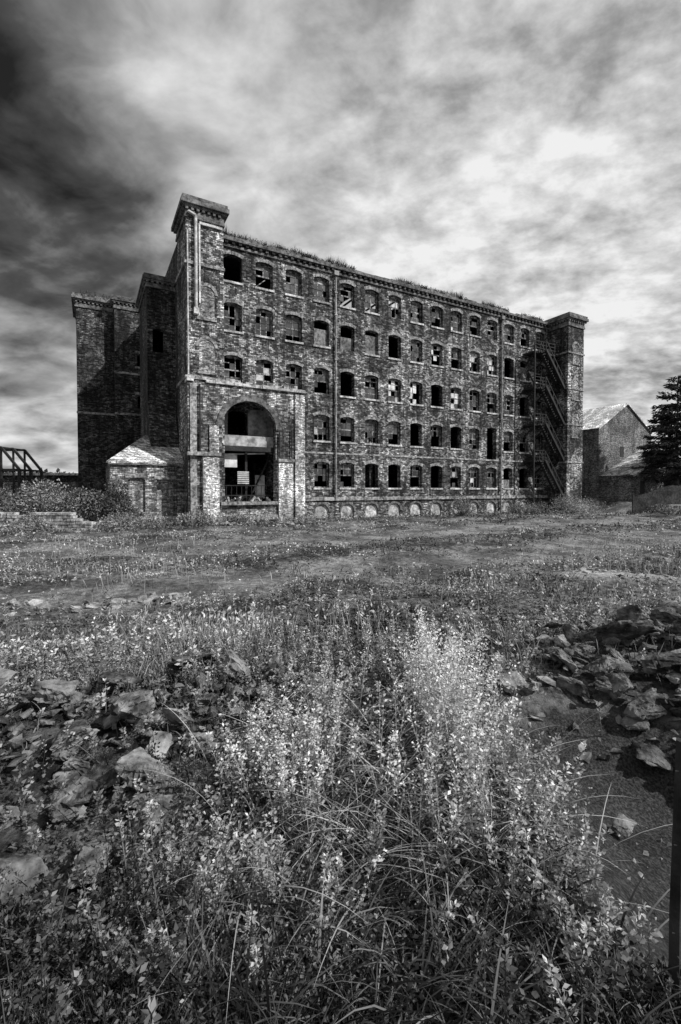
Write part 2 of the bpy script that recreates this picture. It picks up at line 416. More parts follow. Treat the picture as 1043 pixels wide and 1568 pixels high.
def tower(name,u0,u1,wf,wb,zt,z0=-1,mat=None,cap=.34,quoin=True,capH=1.3,ops=()):
    mat=mat or M_stone
    t=MB(); W=u1-u0
    t.wall((u0,-wf,0),(1,0,0),(0,-1,0),W,z0,zt-capH,list(ops),.4)
    t.box(u0,u0+.4,-wf+.401,-wb,z0,zt-capH); t.box(u1-.4,u1,-wf+.401,-wb,z0,zt-capH); t.box(u0+.401,u1-.401,-wb-.4,-wb,z0,zt-capH)
    t.box(u0+.02,u1-.02,-wf+.02,-wb-.02,zt-capH-.02,zt-.4)
    t.obj(name+'_walls',mat,mill)
    c=MB(); z=zt-capH
    for pr,a,b in ((.10,0,.16),(.06,.16,.45),(.20,.62,.78),(cap,.78,1.06),(cap-.08,1.06,1.3)):
        s=capH/1.3
        c.boxw(u0-pr,u1+pr,wb-pr if wb<0 else wb,wf+pr,z+a*s,z+b*s-.003)
    pr=.18; 
    u=u0-.05
    while u<u1: c.boxw(u,u+.16,wf+.0,wf+pr,z+.46*capH/1.3,z+.61*capH/1.3); u+=.34
    ww=wf-.1
    while ww>wb+.2: c.boxw(u0-pr,u0,ww-.16,ww,z+.46*capH/1.3,z+.61*capH/1.3); ww-=.34
    c.obj(name+'_cap',M_cap,mill)
    if quoin:
        q=MB(); zz=0
        while zz<zt-capH-.3:
            l=.45 if int(zz/.32)%2 else .25
            if random.random()>.25:
                q.boxw(u0-.015,u0+l,wf-(.7-l),wf+.018,zz,zz+.305)
                q.boxw(u1-l,u1+.015,wf-(.7-l),wf+.018,zz,zz+.305)
            zz+=.32
        q.obj(name+'_quoins',M_gate,mill)
tower('left_stair_tower',-3.0,-.67,2.3,-1.0,21.15)
tower('right_stair_tower',35.0,37.55,2.28,-1.0,20.95)
rg=MB(); pl=MB()
for uc,wf,zs in ((-1.75,2.3,15.2),(-1.75,2.3,11.7),(36.25,2.28,17.4),(36.25,2.28,13.6),(36.25,2.28,9.6),(36.25,2.28,5.4)):
    rg.ring(uc,zs,.5,.72,wf,wf+.05,0,180,11)
    pl.boxw(uc-.5,uc+.5,wf-.02,wf+.012,zs-1.6,zs-.003)
    rg.boxw(uc-.62,uc+.62,wf,wf+.09,zs-1.75,zs-1.603)
    pts=[(uc+.5*math.cos(math.radians(a)),-(wf+.012),zs+.5*math.sin(math.radians(a))) for a in range(0,181,15)]
    pl.face(pts)
rg.obj('blind_arch_rings',M_trim,mill); pl.obj('blind_arch_infill',M_blind,mill)
w=MB()
for z in (9.55,16.9):
    w.boxw(-3.14,-.6,-1.0,2.42,z,z+.2)
for z in (5.2,9.2,13.0,16.8): w.boxw(34.9,37.65,-1,2.36,z,z+.16)
w.obj('tower_bands',M_trim,mill)
w=MB(); w.beam((-2.45,-2.48,14.0),(-2.45,-2.48,20.0),.1,sides=8); w.beam((-2.45,-2.48,20.0),(-2.9,-2.48,20.15),.1,sides=8)
w.beam((-2.95,-2.42,9.8),(-2.95,-2.42,19.0),.05,sides=6)
w.boxw(-2.6,-2.3,2.32,2.62,13.7,14.1)
w.boxw(-2.2,-.75,2.33,2.45,19.55,19.7); w.boxw(-2.25,-2.15,2.33,2.43,14.5,19.6)
w.obj('vent_pipe',M_pipe,mill)

# gate block
g=MB(); g.wall((-3.02,-2.5,0),(1,0,0),(0,-1,0),8.02,-1,9.35,[(-.88+3.02,2.85+3.02,1.5,8.4,1.864)],.5)
g.box(-3.02,-2.52,-1.999,-.9,-1,9.3); g.box(4.5,5.0,-1.999,-.001,-1,9.35)
g.obj('gate_wall',M_gate,mill)
w=MB(); u=-3.1
while u<5.05:
    l=random.uniform(.4,.8); u2=min(u+l,5.08); hh=.22+random.uniform(-.06,.1)
    if random.random()>.1: w.boxw(u+.01,u2,1.85,2.5+.14+random.uniform(-.03,.03),9.352,9.352+hh)
    u=u2
for k in range(26):
    u=random.uniform(-1.0,4.9); w.boxw(u,u+random.uniform(.1,.35),2.0,2.5,9.5,9.6+random.random()*.25)
w.obj('gate_coping',M_lightstone,mill)
w=MB(); w.ring(.985,6.53,1.87,2.25,2.35,2.6,0,180,26); w.obj('gate_arch_ring',M_cap,mill)
w=MB()
w.boxw(-2.15,-1.12,2.49,2.72,-.5,4.55); w.boxw(3.0,4.05,2.49,2.72,-.5,4.3); w.boxw(4.28,5.02,2.49,2.62,-.5,9.2)
w.boxw(-1.7,-1.1,2.49,2.60,4.8,6.6)
w.obj('gate_pilasters',M_buff,mill)
w=MB(); w.boxw(-3.1,-1.0,2.49,2.8,4.56,4.8); w.boxw(2.95,4.15,2.49,2.8,4.31,4.52); w.boxw(-1.0,2.95,2.3,2.75,1.3,1.52)
w.boxw(-2.9,-2.5,2.49,2.58,-.5,9.2)
u=-1.0
while u<3.9:
    l=random.uniform(.25,.5); w.boxw(u,u+l-.02,2.49,2.66+random.uniform(-.05,.08),.25,.62+random.uniform(-.05,.08)); u+=l
w.obj('gate_ledges',M_trim,mill)
w=MB(); w.beam((-2.3,-2.62,4.8),(-2.3,-2.62,9.2),.05,sides=6); w.beam((4.0,-2.62,4.6),(4.0,-2.62,6.6),.05,sides=6); w.beam((3.1,-2.62,4.6),(3.1,-2.62,6.4),.05,sides=6)
w.obj('gate_pipes',M_iron,mill)
w=MB(); w.box(-2.5,4.49,-1.99,-.01,1.25,1.48); w.obj('gate_floor',M_inside,mill)
w=MB(); w.box(-.9,2.9,-2.2,-2.0,5.0,5.35); w.box(-.9,2.9,-1.9,-1.8,1.9,1.98); w.box(-.9,2.9,-1.9,-1.8,2.6,2.66)
for u in np.arange(-.8,2.9,.35): w.box(u,u+.03,-1.87,-1.83,1.5,2.64)
w.box(.95,1.1,-1.6,-1.45,1.5,5.0)
for k in range(9): w.box(1.3+k*.17,1.5+k*.17,-1.35,-.7,1.5+k*.38,1.56+k*.38)
w.beam((1.3,-1.3,1.6),(2.9,-1.3,4.9),.05)
w.obj('gate_ironwork',M_iron,mill)
w=MB(); w.box(-.85,4.3,-.04,-.006,5.42,6.35); w.box(1.65,4.3,-.04,-.006,6.36,8.3); w.box(-.85,.15,-.04,-.006,6.36,8.3)
w.box(-.9,2.9,-1.95,-1.85,5.351,6.1)
w.obj('gate_back_plaster',M_plaster,mill)
w=MB(); w.box(-.6,.35,-1.7,-1.0,3.9,4.75); w.box(1.9,2.6,-.9,-.8,1.7,3.4); w.beam((-.5,-1.3,4.8),(2.4,-1.5,4.95),.05)
for k in range(7): w.box(.3,1.1,-1.95,-1.9,2.75+k*.13,2.83+k*.13)
w.obj('hanging_duct',M_white,mill)
w=MB(); w.box(-2.5,4.49,-1.99,-.01,9.0,9.2); w.obj('gate_roof',M_inside,mill)
w=MB()
for k in range(60):
    u=random.uniform(-.9,2.8); s_=random.uniform(.08,.3); ww=random.uniform(.6,2.3); w.beam((u,-ww,1.5),(u+s_*random.uniform(-1,2),-ww+random.uniform(-.4,.4),1.5+s_*1.2),s_*.25)
w.obj('gate_debris',M_trim,mill)
tower('side_turret',-4.8,-2.89,-2.7,-8.0,17.9,mat=M_dark,cap=.28,quoin=False,ops=[(.35,1.1,12.4,14.1,.1)],capH=.9)
tower('rear_block',-6.3,-2.95,-15,-20,20.7,mat=M_dark,cap=.3,quoin=False,ops=[(1.9,2.9,14.3,15.4,.08),(1.9,2.9,10.3,11.4,.08)],capH=1.2)
tower('rear_tower',-9.4,-6.25,-16,-21,20.6,mat=M_dark,cap=.35,quoin=False,capH=1.2)
w=MB(); w.boxw(-6.35,-2.95,-15.05,-14.9,13.4,13.6); w.boxw(-6.35,-2.95,-15.05,-14.9,9.5,9.7); w.boxw(-9.45,-6.3,-16,-15.92,9.5,9.7)
w.boxw(-4.6,-3.2,-15.05,-14.93,14.05,14.25); w.boxw(-4.6,-3.2,-15.05,-14.93,15.5,15.75);w.boxw(-4.6,-3.2,-15.05,-14.93,11.5,11.75)
w.obj('rear_bands',M_trim,mill)
w=MB(); w.box(-2.9,10,12.0,19,-1,20); w.obj('rear_wing',M_dark,mill)
w=MB(); w.wall((-7.4,-1.0,0),(1,0,0),(0,-1,0),4.39,-1,4.15,[(1.0,2.0,.9,3.1,.1),(2.7,3.7,.6,3.0)],.3); w.box(-7.4,-7.1,-.699,6.5,-1,4.15); w.obj('annex_walls',M_gate,mill)
w=MB(); w.box(-6.42,-5.38,-.85,-.75,.85,3.15); w.box(-4.72,-3.68,-.85,-.75,.55,3.02); w.obj('annex_infill',M_blind,mill)
w=MB(); w.boxw(-7.5,-3.02,1.0,1.16,3.95,4.1); w.boxw(-6.55,-5.25,1.0,1.05,3.12,3.35); w.boxw(-4.85,-3.55,1.0,1.05,3.02,3.25);w.boxw(-7.42,-3.02,1.0,1.08,.2,.6); w.obj('annex_trim',M_trim,mill)
w=MB()
A=(-7.6,-1.2,4.12);B=(-3.02,-1.2,4.12);C=(-3.02,2.69,6.3);D=(-5.0,2.69,6.3);E=(-7.6,6.5,4.12)
w.face([A,B,C,D]); w.face([A,D,E]); w.face([(p[0],p[1],p[2]-.08) for p in (A,B,C,D)]); w.face([A,B,(B[0],B[1],B[2]-.08),(A[0],A[1],A[2]-.08)])
w.obj('annex_roof',M_slate,mill)
w=MB(); w.face([(-4.81,.9,5.2),(-3.01,.9,5.2),(-3.01,2.69,9.2),(-4.81,2.69,9.2)]); w.face([(-4.81,.9,4.5),(-4.81,.9,5.2),(-4.81,2.69,9.2),(-4.81,2.69,4.5)]); w.obj('annex_upper_roof',M_dark,mill)
# fire escape
w=MB()
for k,z in enumerate((1.5,5.4,9.2,13.0,16.7)):
    if k>0:
        w.boxw(31.0,34.9,.05,1.35,z-.18,z)
        for u in (31.0,32.3,33.2,34.1,34.9): w.beam((u,-1.35,z),(u,-1.35,z+1.05),.035)
        for zz in (.35,.7,1.05): w.beam((31.0,-1.35,z+zz),(34.9,-1.35,z+zz),.03)
        for zz in (.5,1.05): w.beam((31.0,-.1,z+zz),(31.0,-1.35,z+zz),.03)
        for u in (31.2,33,34.8): w.beam((u,-.02,z-1.3),(u,-1.3,z-.1),.05)
    if k<4:
        z2=(5.4,9.2,13.0,16.7)[k]
        for wv in (1.35,2.0):
            w.beam((34.9,-wv,z),(31.9,-wv,z2),.11)
            w.beam((34.9,-wv,z+.95),(31.9,-wv,z2+.95),.04)
            for q in np.linspace(0,1,6): w.beam((34.9-3*q,-wv,z+(z2-z)*q),(34.9-3*q,-wv,z+(z2-z)*q+.95),.03)
        for q in np.linspace(.05,.95,16): w.boxw(34.9-3*q-.15,34.9-3*q+.15,1.35,2.0,z+(z2-z)*q-.025,z+(z2-z)*q+.025)
for u in (31.0,): w.beam((u,-1.4,0),(u,-1.4,17.2),.05)
w.obj('fire_escape',M_iron,mill)

vg=Veg(); n=1100
u=np.concatenate([rng.uniform(-.5,35,n), rng.uniform(-3,-.7,20), rng.uniform(-9,-3,60)]); ww=np.concatenate([rng.uniform(-.2,.2,n),rng.uniform(0,2,20),rng.uniform(-16.3,-15.3,60)])
zz=np.where(u<-3,20.6,np.where(u<-.6,21.1,20.6)); keep=vn(u*.7,ww*0,9)>.35
u,ww,zz=u[keep],ww[keep],zz[keep]
base=np.stack([u,-ww,zz-.05],1); nn=len(u)
for _ in range(5):
    vg.blades(base+rng.normal(size=(nn,3))*[.06,.06,0],rng.uniform(.15,.6,nn)*(.4+1.1*vn(u*1.3,ww,2)),np.full(nn,.035),rng.uniform(0,6.28,nn),rng.uniform(0,.4,nn),rng.uniform(0,.8,nn),rng.uniform(.03,.15,nn),3)
m_=rng.random(nn)<.5; bb=base[m_]; bb=np.repeat(bb,9,0)+rng.normal(size=(m_.sum()*9,3))*[.1,.1,.08]+[0,0,.15]
vg.leaves(bb,rdir(len(bb)),.1,.07,rng.uniform(.03,.15,len(bb)))
vg.obj('parapet_weeds',M_leaf,mill)

# ------------------------------------------------------------ BRICK HOUSE (right)
house=empty('brick_house',(P0[0],P0[1],0),ANG)
w=MB(); a,b=45.3,56.8; wf,wb=-.7,-15
mid=(a+b)/2; ze,za=9.8,13.1
w.boxw(a,b,wb,wf,-1,ze)
w.face([(a,-wf,ze),(b,-wf,ze),(mid,-wf,za)]); w.face([(a,-wb,ze),(b,-wb,ze),(mid,-wb,za)])
w.obj('walls',M_hbrick,house)
w=MB()
for s_ in (a-.25,b+.25):
    zz=ze-.1
    w.face([(s_,-wf-.2,zz),(mid,-wf-.2,za+.12),(mid,-wb+.2,za+.12),(s_,-wb+.2,zz)])
    w.face([(s_,-wf-.2,zz-.15),(mid,-wf-.2,za-.03),(mid,-wf-.2,za+.12),(s_,-wf-.2,zz)])
w.obj('roof',M_slate2,house)
w=MB(); L0,L1=45.6,54.6
w.box(L0,L1,-3.2,.695,-1,4.0)
w.face([(L0,-3.2,4.0),(L1,-3.2,4.0),(L1,-3.2,7.6)]); w.face([(L1,-3.2,4.0),(L1,.695,4.0),(L1,.695,7.6),(L1,-3.2,7.6)])
w.obj('extension_walls',M_hbrick,house)
w=MB(); w.face([(L0-.2,-3.4,3.95),(L1+.1,-3.4,7.75),(L1+.1,.69,7.75),(L0-.2,.69,3.95)]); w.beam((L0-.2,-3.32,3.9),(L1+.1,-3.32,7.68),.1); w.obj('extension_roof',M_slate,house)
w=MB()
for u in (47.0,52.2): w.boxw(u,u+.9,3.2,3.215,1.8,3.3)
for u,z in ((49.7,6.4),(55.3,5.2)): w.boxw(u,u+.9,-.7,-.685,z,z+1.3)
w.obj('windows',M_iron,house)
w=MB()
for u in (47.0,52.2): w.boxw(u-.1,u+1.0,3.2,3.28,1.66,1.8); w.boxw(u-.1,u+1.0,3.2,3.25,3.3,3.5)
w.obj('sills',M_trim,house)
bg=empty('garage',(0,0,0),0)
w=MB(); w.box(41,48,54,60,0,4.6); w.face([(41,54,4.6),(48,54,4.6),(44.5,54,6.4)]); w.obj('walls',M_hbrick,bg)
w=MB(); w.face([(40.7,53.7,4.5),(44.5,53.7,6.55),(44.5,60,6.55),(40.7,60,4.5)]); w.face([(48.3,53.7,4.5),(44.5,53.7,6.55),(44.5,60,6.55),(48.3,60,4.5)]); w.obj('roof',M_slate,bg)
w=MB(); w.box(42,43.4,53.9,53.99,2.4,3.9); w.obj('window',M_pane,bg)
w=MB(); x=27.0
while x<46:
    y=42.0+(x-27)*.15; z=float(H(x,y)); j=random.uniform(-.04,.04)
    w.box(x,x+.15,y,y+.025,z-.2,z+1.75+j); x+=.165
for zz in (.4,1.4): w.beam((27,42.06,float(H(27,42))+zz),(46,44.9,float(H(46,44.9))+zz),.04)
for x in np.arange(27,46,2.4):
    y=42.0+(x-27)*.15; w.box(x,x+.12,y+.03,y+.15,float(H(x,y))-.3,float(H(x,y))+1.85)
w.obj('wooden_fence',M_wood)
# rough timber post beside the hollow, near right
w=MB(); zb_=float(H(1.13,1.5)); p=[(1.135,1.5,zb_-.3),(1.131,1.502,zb_+.35),(1.137,1.498,zb_+.95)]
w.beam(p[0],p[1],.021,.019,7); w.beam(p[1],p[2],.019,.016,7)
for z in (.3,.6,.85): w.beam((1.112,1.49,zb_+z),(1.15,1.487,zb_+z+.004),.0025,sides=5)
w.obj('fence_post',M_wood)
# ------------------------------------------------------------ LEFT: wall, frame, shed
w=MB()
for layer in range(8):
    s_=random.random()*.2
    while s_<14:
        l=random.uniform(.2,.42); top=8-int(5*max(0,vn(s_*.35,0,8)-.35)/.65)-(1 if vn(s_*1.7,1,4)>.6 else 0)
        if layer<top:
            x=-13.0-s_; y=24.9+s_*.06
            j=random.uniform(-.07,.07); w.box(x-l+.03,x,y+j,y+.4+j,-.3+.17*layer,-.3+.17*layer+.145)
        s_+=l
w.obj('low_stone_wall',M_lightstone)
w=MB()
for yy in (43,44.6,46.2):
    e0=-30.3; e1=-32.0
    w.beam((e0,yy,0),(e0,yy,4.2),.11); w.beam((e0,yy,4.2),(e1,yy,6.3),.10); w.beam((e1,yy,6.3),(-46,yy,6.3),.10); w.beam((e0,yy,4.2),(-46,yy,4.2),.08)
    for x in (-32,-34.5,-37,-40,-43,-46): w.beam((x,yy,0),(x,yy,6.3),.07)
for x,z in ((-30.3,4.2),(-32,6.3),(-34.5,6.3),(-30.3,2.3),(-32,4.2)): w.beam((x,43,z),(x,46.2,z),.06)
w.obj('steel_frame',M_iron)
sh=empty('long_shed')
w=MB(); w.box(-60,-25,64,74,-.5,4.3); w.obj('walls',M_dark,sh)
w=MB(); w.box(-60.3,-24.7,63.6,74.4,4.3,4.6); w.obj('roof',M_cap,sh)

# ------------------------------------------------------------ ROCKS
def rocks(name,items,mat=M_rock):
    bmA=bmesh.new()
    for (x,y,s,dz) in items:
        bm=bmesh.new()
        sx,sy,sz=s*random.uniform(.8,1.15),s*random.uniform(.5,.9),s*random.uniform(.22,.55)
        for _ in range(16 if s>.15 else 10):
            p=[random.uniform(-1,1) for _ in range(3)]; m_=max(abs(c) for c in p); pw=random.uniform(.88,1.0)/m_
            p=[c*pw for c in p]
            bm.verts.new((p[0]*sx*.5,p[1]*sy*.5,p[2]*sz*.5))
        r=bmesh.ops.convex_hull(bm,input=bm.verts)
        bmesh.ops.delete(bm,geom=[e for e in r['geom_interior'] if isinstance(e,bmesh.types.BMVert)],context='VERTS')
        if s>.16:
            bmesh.ops.dissolve_limit(bm,angle_limit=.3,verts=bm.verts,edges=bm.edges)
            bmesh.ops.triangulate(bm,faces=bm.faces)
            for _ in range(3 if s<.3 else 4):
                le=s*.08; es=[e for e in bm.edges if e.calc_length()>le]
                if es: bmesh.ops.subdivide_edges(bm,edges=es,cuts=1)
                bmesh.ops.triangulate(bm,faces=[f for f in bm.faces if len(f.verts)>3])
            off=Vector((random.random()*50,random.random()*50,0))
            for vv in bm.verts:
                c=vv.co; n_=mnoise.noise_vector(c*(3.2/s)+off)*.022*s+mnoise.noise_vector(c*(13/s)+off)*.02*s
                q=mnoise.noise(Vector((c.x*3/s,c.y*3/s,c.z*20/s))+off); st=(.03*s if q>0.05 else -.025*s)
                vv.co=c+n_+Vector((c.x,c.y,0)).normalized()*st
        Mx=Matrix.Translation((x,y,float(H(x,y))+dz+sz*.25))@Matrix.Rotation(random.uniform(0,6.28),4,'Z')@Matrix.Rotation(random.gauss(0,.38),4,'X')@Matrix.Rotation(random.gauss(0,.38),4,'Y')
        bm.transform(Mx); me=bpy.data.meshes.new('t'); bm.to_mesh(me); bm.free(); bmA.from_mesh(me); bpy.data.meshes.remove(me)
    me=bpy.data.meshes.new(name); bmA.to_mesh(me); bmA.free(); me.materials.append(mat)
    o=bpy.data.objects.new(name,me); scene.collection.objects.link(o)
    return o
it=[]
for _ in range(480):
    q=random.random(); x=-3.6+q*3.3+random.gauss(0,.25); y=2.35+q*1.6+random.gauss(0,.42); it.append((x,y,random.choice((.04,.06,.09,.13,.18)),random.uniform(0,.06)))
it+=[(-1.42,3.1,.36,.16),(-1.15,3.15,.26,.14),(-1.75,2.9,.30,.1),(-1.15,2.7,.32,.08),(-1.5,2.55,.30,.06),(-1.0,2.4,.24,.05),(-2.1,3.3,.34,.12),(-1.2,2.15,.24,.04),(-.95,4.0,.38,.1),(-1.3,4.1,.42,.1),(-.6,4.0,.30,.08),(-2.4,2.9,.36,.08),(-1.9,2.35,.30,.04),(-1.55,2.1,.26,.04),(-2.7,3.4,.4,.1),(-1.8,3.7,.36,.1),(-2.15,2.6,.30,.12)]
rocks('rubble_pile',it)
it=[]
for _ in range(360):
    x=random.gauss(3.4,.95); y=random.gauss(4.5,.75); it.append((x,y,random.choice((.05,.08,.12,.17,.24)),random.uniform(0,.12)))
it+=[(2.95,4.75,.60,.18),(3.6,4.6,.38,.16),(2.5,4.3,.32,.10),(2.6,3.9,.30,.06),(3.0,3.8,.36,.06),(2.2,4.2,.26,.04),(3.9,5.3,.45,.14),(3.1,4.2,.34,.14),(2.5,3.6,.28,.04),(3.9,4.1,.40,.12),(2.2,4.7,.3,.05),(3.3,5.2,.42,.16),(2.75,3.4,.30,.06),(3.1,3.3,.34,.08)]
rocks('rubble_pile',it)
it=[]
for _ in range(1300):
    Yv=3.5*(33/3.5)**random.random(); x=Yv*random.uniform(-.95,.95); 
    it.append((x,Yv,random.choice((.03,.05,.08,.13))*(1+.03*Yv),-.02))
for _ in range(80):
    x=random.uniform(-7,-3); y=8.9+(x+6)*.25+random.gauss(0,.3); it.append((x,y,random.choice((.1,.15,.3)),0))
for _ in range(70):
    u=random.uniform(-2,6); wv=random.uniform(2.9,4.6); x,y=from_uw(u,wv); it.append((x,y,random.choice((.25,.4,.6)),0))
for _ in range(60):
    x=random.gauss(6.9,.9); y=random.gauss(11.6,.5); it.append((x,y,random.choice((.06,.1,.2)),0))
for _ in range(130):
    x=random.gauss(2.2,.6); y=random.gauss(2.7,.7); it.append((x,y,random.choice((.02,.03,.05)),0))
rocks('scattered_stones',it,M_trim)

# ------------------------------------------------------------ VEGETATION
def scat(n,y0,y1,s=1.05):
    Yv=y0*(y1/y0)**rng.random(n); Xv=Yv*rng.uniform(-s,s,n); return Xv,Yv
def inmill(x,y):
    u,w_=to_uw(x,y); return (u>-7.6)&(w_<2.9)&(u<38.2)&((u<5.1)|(w_<.2)|(u>35))
def bare(x,y): return np.clip(track_mask(x,y)+pale_mask(x,y)*1.3,0,1)
def rubble(x,y):
    return np.exp(-(((x+1.9)/1.5)**2+((y-2.85)/.85)**2)**2)+np.exp(-(((x-3.3)/1.4)**2+((y-4.5)/1.2)**2)**2)
def near_shade(y): return .5+.5*sst(1.3,2.6,y)  # foreground shade put into plant colour: darker close to the camera
vg=Veg(); x,y=scat(200000,.9,50)
cl=vn(x*1.1,y*1.1,11)*.5+vn(x*3.5,y*3.5,12)*.5
thr=.34+.14*sst(4,9,y)
keep=(cl>thr)&(rng.random(len(x))>bare(x,y)*.96)&(hollow_mask(x,y)<.1)&~inmill(x,y)&(rng.random(len(x))>rubble(x,y)*.8)
x,y,cl=x[keep],y[keep],cl[keep]; n=len(x)
big=vn(x*.35,y*.35,13)*.45+vn(x*1.6,y*1.6,14)*.55
sz=(.018+.0030*y)*rng.uniform(.7,1.5,n)
vg.leaves(ground(x,y,0)+np.stack([0*x,0*x,rng.random(n)*(.03+.22*np.clip(cl-.45,0,1)+.002*y)],1),rdir(n,.25),sz,sz*.65,np.minimum((.03+.9*big**2.8)*rng.uniform(.3,1.8,n)*near_shade(y),.8))
vg.obj('ground_cover_plants',M_cover)
vg=Veg(); x,y=scat(95000,1.0,50)
c1=vn(x*.6,y*.6,21)*.45+vn(x*2.2,y*2.2,22)*.55
sh_=.10*sst(5,9,y)
keep=(rng.random(len(x))<sst(.42,.7,c1-sh_))&(rng.random(len(x))>bare(x,y)*.97)&(hollow_mask(x,y)<.1)&~inmill(x,y)&(rng.random(len(x))>rubble(x,y)*.85)
x,y,c1=x[keep],y[keep],c1[keep]; n=len(x)
Lg=(.05+.40*np.clip(c1-.45,0,1))*rng.uniform(.6,1.5,n)*(1+.008*y)
vg.blades(ground(x,y,-.01),Lg,(.005+.0014*y)*rng.uniform(.7,1.4,n),rng.uniform(0,6.28,n),rng.uniform(0,.5,n),rng.uniform(.1,1.3,n),(.05+.6*vn(x*.5,y*.5,23)**2.2)*rng.uniform(.4,1.6,n)*near_shade(y),3)
vg.obj('meadow_grass',M_cover)
vg=Veg()
for k in range(270):
    if k<170: cx=rng.normal(.35,.55); cy=rng.uniform(1.3,3.4)
    else: cx=rng.uniform(-2.0,1.5); cy=rng.uniform(.9,2.0)
    if hollow_mask(cx,cy)>.05 : continue
    if cx<-.7 and cy>1.8 and rng.random()<.9: continue
    m_=rng.integers(12,34); bx=cx+rng.normal(0,.07,m_); by=cy+rng.normal(0,.07,m_)
    az=rng.normal(rng.uniform(-1.8,.6) if rng.random()<.7 else rng.uniform(0,6.28),.8,m_)
    L=rng.uniform(.16,.5)*rng.uniform(.5,1.2,m_)
    sh_=rng.uniform(.03,.38)*rng.uniform(.4,1.7,m_)*near_shade(cy)
    vg.blades(ground(bx,by,-.02),L,rng.uniform(.006,.014,m_),az,rng.uniform(.1,.9,m_),rng.uniform(.7,2.0,m_),sh_,5)
m_=340; cx=rng.normal(.3,.4,m_); cy=rng.uniform(1.9,3.3,m_)
az=rng.choice([0.1,.5,2.9,-.3,-1.2,-1.7],m_)+rng.normal(0,.4,m_)
vg.blades(ground(cx,cy,0),rng.uniform(.35,.75,m_),np.full(m_,.009),az,rng.uniform(.3,1.0,m_),rng.uniform(.6,1.3,m_),rng.uniform(.4,.75,m_)*near_shade(cy),6)
vg.obj('long_grass',M_leaf)
def weeds(vg,cx,cy,h,nl,lsz,shade,spread=.35,asp=.45):
    n=len(cx); az=rng.uniform(0,6.28,n); ln=rng.uniform(0,spread,n)
    base=ground(cx,cy,0)
    top=np.stack([np.cos(az)*ln*h,np.sin(az)*ln*h,h],1)
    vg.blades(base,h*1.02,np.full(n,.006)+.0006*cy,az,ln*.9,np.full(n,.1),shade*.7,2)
    s=rng.random((n,nl))**.75*.95+.08
    pos=base[:,None]+top[:,None]*s[...,None]
    a2=rng.uniform(0,6.28,(n,nl)); d=np.stack([np.cos(a2),np.sin(a2),rng.uniform(-.1,.9,(n,nl))],-1)
    rad=(1.15-s)*.12*h[:,None]; pos=pos+d*rad[...,None]*rng.random((n,nl,1))
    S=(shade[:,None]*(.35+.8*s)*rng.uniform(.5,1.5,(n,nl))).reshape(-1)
    lz=(lsz[:,None]*rng.uniform(.6,1.3,(n,nl))).reshape(-1)
    vg.leaves(pos.reshape(-1,3),d.reshape(-1,3),lz,lz*asp,np.minimum(S,.85))
vg=Veg()
for (mx,my,sx,sy,n,h0,h1,sh0) in ((.76,3.1,.15,.26,150,.5,.86,.85),(.66,2.5,.2,.25,70,.35,.6,.7),(-.32,2.65,.18,.16,110,.28,.48,.7),(-.08,3.3,.18,.18,40,.3,.5,.5),(1.0,2.4,.12,.25,35,.3,.5,.45),(-.2,1.95,.3,.18,50,.2,.36,.45),(.1,4.4,.5,.3,60,.2,.4,.45),(.9,1.7,.15,.2,30,.2,.4,.5),(-1.0,4.8,.5,.3,60,.2,.4,.45)):
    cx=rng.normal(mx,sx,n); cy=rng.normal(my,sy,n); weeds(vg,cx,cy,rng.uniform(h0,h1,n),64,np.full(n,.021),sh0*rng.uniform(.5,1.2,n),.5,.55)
vg.obj('flowering_weeds',M_leaf)
vg=Veg()
n=3600; cx=rng.uniform(-3.2,3.4,n); cy=.85*(4.4/.85)**rng.random(n); k_=(np.abs(cx)<cy*1.1+.2)&(hollow_mask(cx,cy)<.1)&(vn(cx*1.2,cy*1.2,31)>.3)&(rng.random(n)>rubble(cx,cy)*.75); cx,cy=cx[k_],cy[k_]; n=len(cx)
weeds(vg,cx,cy,rng.uniform(.08,.30,n),30,rng.uniform(.014,.032,n),rng.uniform(.04,.45,n)*near_shade(cy),.7,.55)
x,y=scat(3400,3.8,34,.9); k_=(vn(x*.45,y*.45,32)*.5+vn(x*1.7,y*1.7,33)*.5>.56)&(bare(x,y)<.3)&~inmill(x,y)&(rubble(x,y)<.5); x,y=x[k_],y[k_]; n=len(x)
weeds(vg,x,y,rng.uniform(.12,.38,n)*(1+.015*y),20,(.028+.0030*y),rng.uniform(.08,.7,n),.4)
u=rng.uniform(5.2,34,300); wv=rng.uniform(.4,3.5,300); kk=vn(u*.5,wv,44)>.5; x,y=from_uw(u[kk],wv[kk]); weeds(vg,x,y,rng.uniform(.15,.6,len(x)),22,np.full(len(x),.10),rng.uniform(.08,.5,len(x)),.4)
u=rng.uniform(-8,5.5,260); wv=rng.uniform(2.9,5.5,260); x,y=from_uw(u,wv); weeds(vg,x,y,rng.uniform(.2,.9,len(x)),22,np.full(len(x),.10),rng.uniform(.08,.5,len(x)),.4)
vg.obj('wild_weeds',M_leaf)
vg=Veg()
for (mx,my,sx,n) in ((-1.5,5.9,.4,160),(-1.2,5.2,.25,60),(.5,6.3,.4,80),(5.5,9,.8,120),(8.5,13,1.2,160),(-5,12,1,120),(12,17,1.8,180),(-8,17,2,180),(3,10,1.2,130)):
    cx=rng.normal(mx,sx,n); cy=rng.normal(my,sx,n)
    vg.blades(ground(cx,cy),rng.uniform(.2,.5,n),np.full(n,.005+.001*my),rng.uniform(0,6.28,n),rng.uniform(0,.35,n),rng.uniform(0,.4,n),rng.uniform(.3,.7,n),3)
    tp=ground(cx,cy)+np.stack([cx*0,cx*0,rng.uniform(.2,.42,n)],1); vg.leaves(tp,rdir(n,1.2),.07,.018+.001*my,rng.uniform(.4,.75,n))
